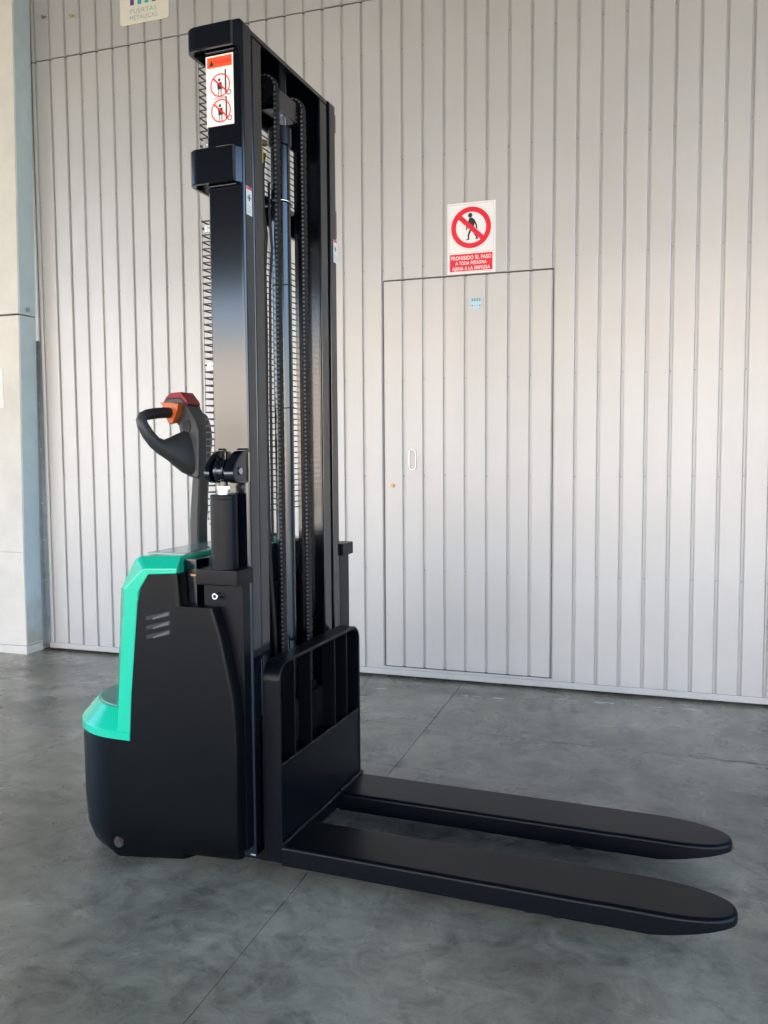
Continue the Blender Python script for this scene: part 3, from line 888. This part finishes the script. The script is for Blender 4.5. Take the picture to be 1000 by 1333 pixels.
# central lift cylinder, crosshead, pulleys and chains
LX, LY = -0.120, -0.004
bm = nb(); cyl(bm, (LX, LY, 0.12), (LX, LY, 2.074), 0.0285, 36); lc = obj('lift_cylinder', bm, M_BLACK, T, smooth=40)
bm = nb(); tube(bm, [(LX, LY, 2.058), (LX, LY, 2.061), (LX, LY, 2.109), (LX, LY, 2.112)], [0.031, 0.034, 0.034, 0.031], 36); obj('cylinder_head', bm, M_BLACK, lc, smooth=40)
bm = nb(); cyl(bm, (LX, LY, 2.11), (LX, LY, 2.165), 0.0185, 32); obj('piston_rod', bm, M_CHROME, lc, smooth=40)
bm = nb()
tube(bm, [(LX + 0.032 * math.cos(t), LY + 0.032 * math.sin(t), 1.897 - 0.10 * (0.032 * math.sin(t))) for t in [math.radians(-110 + 20 * k) for k in range(15)]] , 0.0032, 10)
tube(bm, [(LX + 0.032 * math.cos(math.radians(170)), LY + 0.032 * math.sin(math.radians(170)), 1.897), (-0.205, LY + 0.006, 1.9)], 0.0032, 8)
obj('clamp', bm, M_CHROME, lc, smooth=60)
for z in (1.66, 1.30):
    bm = nb(); tube(bm, [(LX + 0.0295 * math.cos(t), LY + 0.0295 * math.sin(t), z + 0.1 * 0.03 * math.sin(t)) for t in [2 * PI * k / 24 for k in range(25)]], 0.0016, 6); obj('cable_tie', bm, M_RUBBER, lc)
bm = nb(); box(bm, -0.150, -0.096, -0.066, 0.066, 2.146, 2.204, bev=0.003); yk = obj('crosshead', bm, M_BLACK, T, smooth=40)
bm = nb(); cyl(bm, (LX, 0.004, 2.204), (LX, 0.004, 2.2665), 0.0175, 24); obj('stud', bm, M_BLACK, yk, smooth=40)
PZ, PX, PRD = 2.190, -0.124, 0.030
for sy in (-1, 1):
    y = sy * 0.085
    bm = nb()
    tube(bm, [(PX, y - 0.013, PZ), (PX, y - 0.010, PZ), (PX, y - 0.009, PZ), (PX, y + 0.009, PZ), (PX, y + 0.010, PZ), (PX, y + 0.013, PZ)], [0.036, 0.036, PRD - 0.001, PRD - 0.001, 0.036, 0.036], 32)
    cyl(bm, (PX, y - 0.020, PZ), (PX, y + 0.020, PZ), 0.010, 12)
    obj('pulley', bm, M_DARK, yk, smooth=40)
    # leaf chain
    path = []
    pitch = 0.0127
    z = 0.43
    while z < PZ:
        path.append((PX + PRD + 0.0065, z, 0.0)); z += pitch
    a = 0.0
    while a < PI:
        path.append((PX + (PRD + 0.0065) * math.cos(a), PZ + (PRD + 0.0065) * math.sin(a), a)); a += pitch / (PRD + 0.0065)
    z = PZ
    while z > 1.94:
        path.append((PX - PRD - 0.0065, z, PI)); z -= pitch
    bm = nb()
    for i, (x, z, a) in enumerate(path):
        cyl(bm, (x, y - 0.0112, z), (x, y + 0.0112, z), 0.0031, 8, mi=1)
        if i + 1 < len(path):
            x2, z2 = path[i + 1][0], path[i + 1][1]
            d = Vector((x2 - x, z2 - z)); L_ = d.length; d.normalize(); nrm = Vector((-d.y, d.x)); h = 0.0060
            q = []
            for (t, s) in ((-0.003, -0.6), (0.001, -1), (L_ * 0.5, -0.72), (L_ - 0.001, -1), (L_ + 0.003, -0.6), (L_ + 0.003, 0.6), (L_ - 0.001, 1), (L_ * 0.5, 0.72), (0.001, 1), (-0.003, 0.6)):
                q.append((x + d.x * t + nrm.x * h * s, z + d.y * t + nrm.y * h * s))
            offs = (-0.0088, -0.003, 0.003, 0.0088) if i % 2 == 0 else (-0.0058, 0.0, 0.0058)
            for o_ in offs:
                prism(bm, q, 'y', y + o_ - 0.001, y + o_ + 0.001)
    obj('lift_chain', bm, [M_CHAIN, M_PIN], T, kind='stuff')

# hose, tag and fitting beside the cylinder
bm = nb(); tube(bm, [(-0.150, -0.050, 2.03), (-0.152, -0.058, 1.98), (-0.153, -0.056, 1.86), (-0.150, -0.045, 1.80), (-0.150, -0.058, 1.70), (-0.150, -0.056, 1.5), (-0.150, -0.06, 1.2), (-0.150, -0.055, 0.86), (-0.150, -0.02, 0.55)], 0.0075, 10); obj('hydraulic_hose', bm, M_RUBBER, T, smooth=60)
bm = nb(); tube(bm, [(-0.142, -0.035, 1.95), (-0.135, -0.048, 1.86), (-0.13, -0.044, 1.76), (-0.135, -0.05, 1.66), (-0.14, -0.05, 1.3), (-0.14, -0.05, 0.9)], 0.004, 8); obj('cable', bm, M_RUBBER, T, smooth=60)
bm = nb(); cyl(bm, (-0.138, -0.060, 2.053), (-0.143, -0.084, 2.051), 0.0095, 12, bev=0.001); obj('brass_fitting', bm, M_BRASS, lc, smooth=35)
bm = nb(); box(bm, -0.146, -0.141, -0.082, -0.066, 1.998, 2.038, bev=0.001); obj('tag', bm, M_YTAG, lc)

# wire guard: horizontal wires bent round both mast sides
bm = nb()
GX, GY = -0.214, 0.281
def wire(z):
    tube(bm, [(-0.182, -GY, z), (GX, -GY, z), (GX, GY, z), (-0.182, GY, z)], 0.0021, 5)
z = 0.985
while z < 1.80:
    wire(z); z += 0.0182
z = 1.965
while z < 2.20:
    wire(z); z += 0.0182
for y in (-GY, -0.155, 0.155, GY):
    for (a, b_) in ((0.98, 1.80), (1.96, 2.205)):
        tube(bm, [(GX, y, a), (GX, y, b_)], 0.0010 if abs(y) < GY else 0.0007, 5)
wg = obj('wire_guard', bm, M_WIRE, T, kind='stuff')
for z in (1.40, 1.765, 1.985, 1.03):
    for sy in (-1, 1):
        bm = nb(); box(bm, -0.206, -0.184, sy * 0.281 - 0.002, sy * 0.281 + 0.002, z - 0.010, z + 0.010, bev=0.0008, seg=1); cyl(bm, (-0.197, sy * 0.283, z), (-0.197, sy * 0.288, z), 0.005, 8)
        obj('guard_clip', bm, M_ZINC, wg)
for i in range(3):
    bm = nb(); tube(bm, [(-0.206, -0.285, 1.0 - i * 0.014), (-0.194, -0.292, 1.003 - i * 0.014), (-0.184, -0.287, 0.998 - i * 0.014)], 0.0032, 8); obj('spring_coil', bm, M_ZINC, wg)

# carriage in front of the mast
for sy in (-1, 1):
    bm = nb(); box(bm, -0.150, -0.056, sy * 0.165 - 0.008, sy * 0.165 + 0.008, 0.06, 0.56, bev=0.002); obj('carriage_side', bm, M_BLACK, T, smooth=40)
    for z in (0.14, 0.48):
        bm = nb(); cyl(bm, (-0.128, sy * 0.186, z), (-0.128, sy * 0.228, z), 0.031, 24, bev=0.003); obj('roller', bm, M_DARK, T, smooth=40)
bm = nb(); box(bm, -0.071, -0.057, -0.26, 0.26, 0.07, 0.43, bev=0.002); obj('carriage_cross', bm, M_DARK, T, smooth=40)
for sy in (-1, 1):
    bm = nb(); box(bm, -0.100, -0.072, sy * 0.085 - 0.014, sy * 0.085 + 0.014, 0.40, 0.45, bev=0.002); obj('chain_anchor', bm, M_DARK, T)

# load backrest
bm = nb()
HW, HT, RC, TH = 0.284, 0.598, 0.052, 0.010
path = [(-HW, 0.045)] + [(-HW, 0.30)] + arc(-HW + RC, HT - RC, RC, 180, 90, 9) + arc(HW - RC, HT - RC, RC, 90, 0, 9) + [(HW, 0.30), (HW, 0.045)]
sweep_flat(bm, path, TH, -0.054, 0.0, axis='x')
back = obj('load_backrest', bm, M_FORK, T, smooth=40)
for y in (-0.187, -0.081, 0.088, 0.181):
    bm = nb(); box(bm, -0.046, -0.003, y - 0.003, y + 0.003, 0.300, HT - TH + 0.001, bev=0.001, seg=1); obj('bar', bm, M_FORK, back)
bm = nb(); box(bm, -0.014, -0.0025, -HW + TH - 0.0005, HW - TH + 0.0005, 0.048, 0.312, bev=0.0025)
box(bm, -0.052, -0.0142, -HW + TH - 0.0004, HW - TH + 0.0004, 0.298, 0.309)
obj('carriage_plate', bm, M_FORK, back, smooth=40)
bm = nb(); tube(bm, [(-0.006, -HW + TH + 0.002, 0.3115), (-0.006, HW - TH - 0.002, 0.3115)], 0.0052, 12); obj('plate_lip', bm, M_FORK, back, smooth=60)

# forks
def fork(yc):
    W2 = 0.0905
    tip = [(0.96, 0.0887), (1.0, 0.0874), (1.03, 0.0842), (1.06, 0.0785), (1.085, 0.0715), (1.105, 0.0638), (1.122, 0.0548), (1.136, 0.0438), (1.146, 0.0312), (1.152, 0.0155)]
    up_ = [(-0.002, W2), (0.2, W2), (0.4, W2), (0.6, W2), (0.8, W2), (0.838, W2), (0.850, W2 - 0.0018), (0.90, W2 - 0.0018)] + tip
    out = [(x, -h) for x, h in up_] + [(1.1535, 0.0)] + [(x, h) for x, h in up_[::-1]]
    n = len(out)
    nor = []
    for i in range(n):
        a, b_ = Vector(out[max(i - 1, 0)]), Vector(out[min(i + 1, n - 1)])
        t = (b_ - a).normalized(); nor.append(Vector((t.y, -t.x)))
    nor[0] = Vector((0, -1)); nor[-1] = Vector((0, 1))
    def zt(x): return 0.0915 - (0.006 * ((x - 0.95) / 0.2) ** 1.3 if x > 0.95 else 0)
    def zb(x): return 0.034 if x < 0.965 else 0.034 + 0.025 * min(1, (x - 0.965) / 0.165)
    bm = nb()
    rs = []
    for ins, top, dz in ((0.006, False, 0.0), (0.0, False, 0.003), (0.0, True, 0.0105), (0.001, True, 0.006), (0.0035, True, 0.0026), (0.0075, True, 0.0006), (0.011, True, 0.0)):
        ring = []
        for (x, y), nn in zip(out, nor):
            k = min(1.0, (1.158 - x) / 0.02 + 0.3)
            q = Vector((x, y)) - nn * ins
            z_ = (zt(x) - dz) if top else zb(x) + dz
            ring.append((q.x, q.y + yc, z_))
        rs.append(ring)
    rings(bm, rs)
    return bm
for yc in (-0.1935, 0.1935):
    fk = obj('fork', fork(yc), M_FORK, T, smooth=32)
    bm = nb()
    for dx in (-0.036, 0.036):
        cyl(bm, (0.70 + dx, yc - 0.035, 0.0345), (0.70 + dx, yc + 0.035, 0.0345), 0.034, 24, bev=0.003)
    obj('load_wheels', bm, M_RUBBER, fk, smooth=40, kind='stuff')
    bm = nb(); box(bm, -0.20, 0.80, yc - 0.055, yc + 0.055, 0.022, 0.060, bev=0.004); obj('support_leg', bm, M_DARK, T, smooth=40)
    bm = nb()
    n = 14
    tube(bm, [(0.002, yc - 0.0895 + 0.179 * i / n, 0.0945 + random.uniform(-0.001, 0.001)) for i in range(n + 1)], [0.0078 + random.uniform(-0.0007, 0.0007) for i in range(n + 1)], 8)
    obj('weld', bm, M_FORK, fk, smooth=60)
bm = nb(); tube(bm, [(0.002, -0.10 + 0.2 * i / 12, 0.0925) for i in range(13)], 0.0068, 8); obj('weld', bm, M_FORK, back, smooth=60)
bm = nb(); box(bm, -0.02, -0.0005, -0.104, 0.104, 0.048, 0.088, bev=0.002); obj('tie_bar', bm, M_FORK, back)
bm = nb(); cyl(bm, (-0.078, -0.318, 0.072), (-0.070, -0.308, 0.066), 0.0024, 8); obj('grease_nipple', bm, M_GALV, T)

# tiller
bm = nb()
rs = []
for (z, xa, xb) in ((0.872, -0.446, -0.414), (0.95, -0.446, -0.413), (1.02, -0.440, -0.408), (1.10, -0.432, -0.402)):
    d, e = 0.028, 0.005
    rs.append([(xa + e, -d, z), (xb - e, -d, z), (xb, -d + e, z), (xb, d - e, z), (xb - e, d, z), (xa + e, d, z), (xa, d - e, z), (xa, -d + e, z)])
rings(bm, rs)
til = obj('tiller', bm, M_GREYPL, T, smooth=35)
bm = nb()
prof = [(-0.441, 1.094), (-0.452, 1.150), (-0.462, 1.21), (-0.463, 1.255), (-0.500, 1.283), (-0.522, 1.306), (-0.527, 1.324), (-0.512, 1.339), (-0.465, 1.341), (-0.446, 1.326), (-0.408, 1.262), (-0.398, 1.236), (-0.402, 1.10), (-0.407, 1.086)]
prism(bm, prof, 'y', -0.036, 0.036, bev=0.007, seg=3)
head = obj('tiller_head', bm, M_GREYPL, til, smooth=40)
bm = nb(); prism(bm, [(-0.531, 1.322), (-0.516, 1.343), (-0.500, 1.354), (-0.462, 1.356), (-0.441, 1.330), (-0.434, 1.318), (-0.440, 1.315), (-0.466, 1.336), (-0.505, 1.334), (-0.524, 1.316)], 'y', -0.034, 0.034, bev=0.003)
obj('belly_button', bm, M_RED, head, smooth=40)
# inset front panel of the head
bm = nb(); prism(bm, [(-0.4415, 1.312), (-0.402, 1.245), (-0.4005, 1.232), (-0.4035, 1.232), (-0.41, 1.245), (-0.4455, 1.308)], 'y', -0.029, 0.029, bev=0.001); obj('front_panel', bm, M_PLASTIC, head, smooth=40)
for sy in (-1, 1):
    bm = nb()
    sec = [(-0.440, 0.020, 1.168, 0.074, 0.027), (-0.448, 0.045, 1.171, 0.066, 0.026), (-0.457, 0.070, 1.176, 0.052, 0.024), (-0.466, 0.095, 1.180, 0.036, 0.021), (-0.476, 0.120, 1.185, 0.0235, 0.0185),
           (-0.485, 0.142, 1.199, 0.0190, 0.0175), (-0.495, 0.160, 1.223, 0.0170, 0.0165), (-0.504, 0.171, 1.249, 0.0158, 0.0158), (-0.5085, 0.172, 1.266, 0.0152, 0.0152), (-0.508, 0.163, 1.277, 0.0148, 0.0148), (-0.5025, 0.148, 1.2825, 0.0145, 0.0145)]
    P_ = [Vector((x, sy * y, z)) for x, y, z, h, t in sec]
    prev = Vector((-0.15, 0, 1)); rs = []
    for i, p in enumerate(P_):
        d = (P_[min(i + 1, len(P_) - 1)] - P_[max(i - 1, 0)]).normalized()
        a = (prev - d * prev.dot(d)).normalized(); prev = a; b_ = d.cross(a)
        h, t = sec[i][3], sec[i][4]
        ring = []
        for k in range(24):
            c, s2 = math.cos(2 * PI * k / 24), math.sin(2 * PI * k / 24)
            pw = 0.75
            ring.append(p + a * h * math.copysign(abs(c) ** pw, c) + b_ * t * math.copysign(abs(s2) ** pw, s2))
        rs.append(ring)
    rings(bm, rs)
    lp = obj('handle_loop', bm, M_GREYPL, head, smooth=60)
    bm = nb(); tube(bm, [(x, sy * y, z) for x, y, z in ((-0.5065, 0.168, 1.2745), (-0.503, 0.152, 1.2815), (-0.498, 0.12, 1.287), (-0.492, 0.08, 1.2905), (-0.486, 0.042, 1.2915))], [0.0135, 0.0162, 0.0165, 0.0165, 0.0165], 16)
    obj('grip', bm, M_RUBBER, lp, smooth=60)
    bm = nb()
    q = [(-0.522, 1.324), (-0.508, 1.322), (-0.482, 1.318), (-0.456, 1.322), (-0.452, 1.312), (-0.460, 1.300), (-0.462, 1.284), (-0.476, 1.260), (-0.490, 1.257), (-0.499, 1.272), (-0.496, 1.290), (-0.506, 1.308)]
    prism(bm, q, 'y', sy * 0.0362, sy * 0.062, bev=0.004, seg=2)
    obj('thumb_switch', bm, M_ORANGE, head, smooth=40)
bm = nb(); prism(bm, [(-0.4575, 1.245), (-0.452, 1.262), (-0.432, 1.270), (-0.426, 1.25), (-0.434, 1.225), (-0.448, 1.222)], 'y', -0.0358, -0.0385, bev=0.001); obj('side_badge', bm, M_RUBBER, head)

# warning label on the near mast web
V0 = -0.2984
bm = nb()
lx0, lx1, lz0, lz1 = -0.1805, -0.0985, 2.020, 2.199
flat(bm, [(lx0, lz0), (lx1, lz0), (lx1, lz1), (lx0, lz1)], V0, 0)
e = 0.004
flat(bm, [(lx0 + e, lz1 - 0.031), (lx1 - e, lz1 - 0.031), (lx1 - e, lz1 - e), (lx0 + e, lz1 - e)], V0 - 0.0003, 1)
flat(bm, [(lx0 + 0.010, lz1 - 0.026), (lx0 + 0.024, lz1 - 0.026), (lx0 + 0.017, lz1 - 0.010)], V0 - 0.0006, 3)
text_into(bm, 'DANGER', 0.013, lx0 + 0.050, lz1 - 0.018, V0 - 0.0006, 2, bold=0.0003, sx=0.95)
for k, cz in enumerate((2.122, 2.057)):
    cxx = -0.138 if k == 0 else -0.137
    v = V0 - 0.0006
    # mast and forks of the drawn truck
    flat(bm, [(cxx + 0.014, cz - 0.024), (cxx + 0.018, cz - 0.024), (cxx + 0.018, cz + 0.038 - 0.004 * k), (cxx + 0.014, cz + 0.038 - 0.004 * k)], v, 3)
    disc_ring(bm, cxx + 0.026, cz - 0.021, 0.0045, 0.0066, v, 3, 16)
    zz = cz - 0.031 if k == 0 else cz + 0.031
    flat(bm, [(cxx - 0.020, zz), (cxx + 0.018, zz), (cxx + 0.018, zz + 0.0014), (cxx - 0.020, zz + 0.0014)], v, 4)
    # figure
    flat(bm, [(cxx - 0.003 + 0.0036 * math.cos(t), cz + 0.0135 + 0.004 * math.sin(t)) for t in [2 * PI * j / 10 for j in range(10)]], v - 0.0001, 3)
    flat(bm, [(cxx - 0.009, cz + 0.006), (cxx + 0.004, cz + 0.008), (cxx + 0.006, cz - 0.010), (cxx - 0.008, cz - 0.011)], v - 0.0001, 3)
    flat(bm, [(cxx - 0.007, cz - 0.010), (cxx - 0.0025, cz - 0.010), (cxx - 0.003, cz - 0.027), (cxx - 0.007, cz - 0.027)], v - 0.0001, 4)
    flat(bm, [(cxx + 0.000, cz - 0.010), (cxx + 0.005, cz - 0.010), (cxx + 0.0045, cz - 0.027), (cxx + 0.0005, cz - 0.027)], v - 0.0001, 4)
    disc_ring(bm, cxx, cz, 0.0265, 0.0295, v - 0.0004, 2, 40)
    dx = math.cos(math.radians(-42)); dz = math.sin(math.radians(-42))
    flat(bm, [(cxx + sx * 0.028 * dx - sy2 * 0.002 * dz, cz + sx * 0.028 * dz + sy2 * 0.002 * dx) for sx, sy2 in ((-1, -1), (1, -1), (1, 1), (-1, 1))], v - 0.0005, 2)
obj('warning_label', bm, [M_WHITE, M_PORG, M_PRED, M_PBLK, M_PGREY], T, kind='stuff')
# narrow labels on the mast fronts
for (ya, yb, za, zb) in ((-0.287, -0.257, 1.790, 1.863), (0.268, 0.2965, 1.781, 1.853)):
    bm = nb()
    X = -0.0736
    def fl(a, b_, c, d, x, mi): bm.faces.new([bm.verts.new((x, p[0], p[1])) for p in ((a, c), (b_, c), (b_, d), (a, d))]).material_index = mi
    fl(ya, yb, za, zb, X, 0)
    fl(ya + 0.001, yb - 0.001, zb - 0.007, zb - 0.001, X + 0.0003, 1)
    fl(ya + 0.006, yb - 0.006, zb - 0.030, zb - 0.027, X + 0.0003, 2)
    fl(ya + 0.012, yb - 0.012, zb - 0.037, zb - 0.020, X + 0.0006, 2)
    for i in range(3): fl(ya + 0.005, yb - 0.005, za + 0.008 + i * 0.007, za + 0.0095 + i * 0.007, X + 0.0003, 3)
    obj('hand_label', bm, [M_WHITE, M_PRED, M_PBLK, M_PGREY], T, kind='stuff')
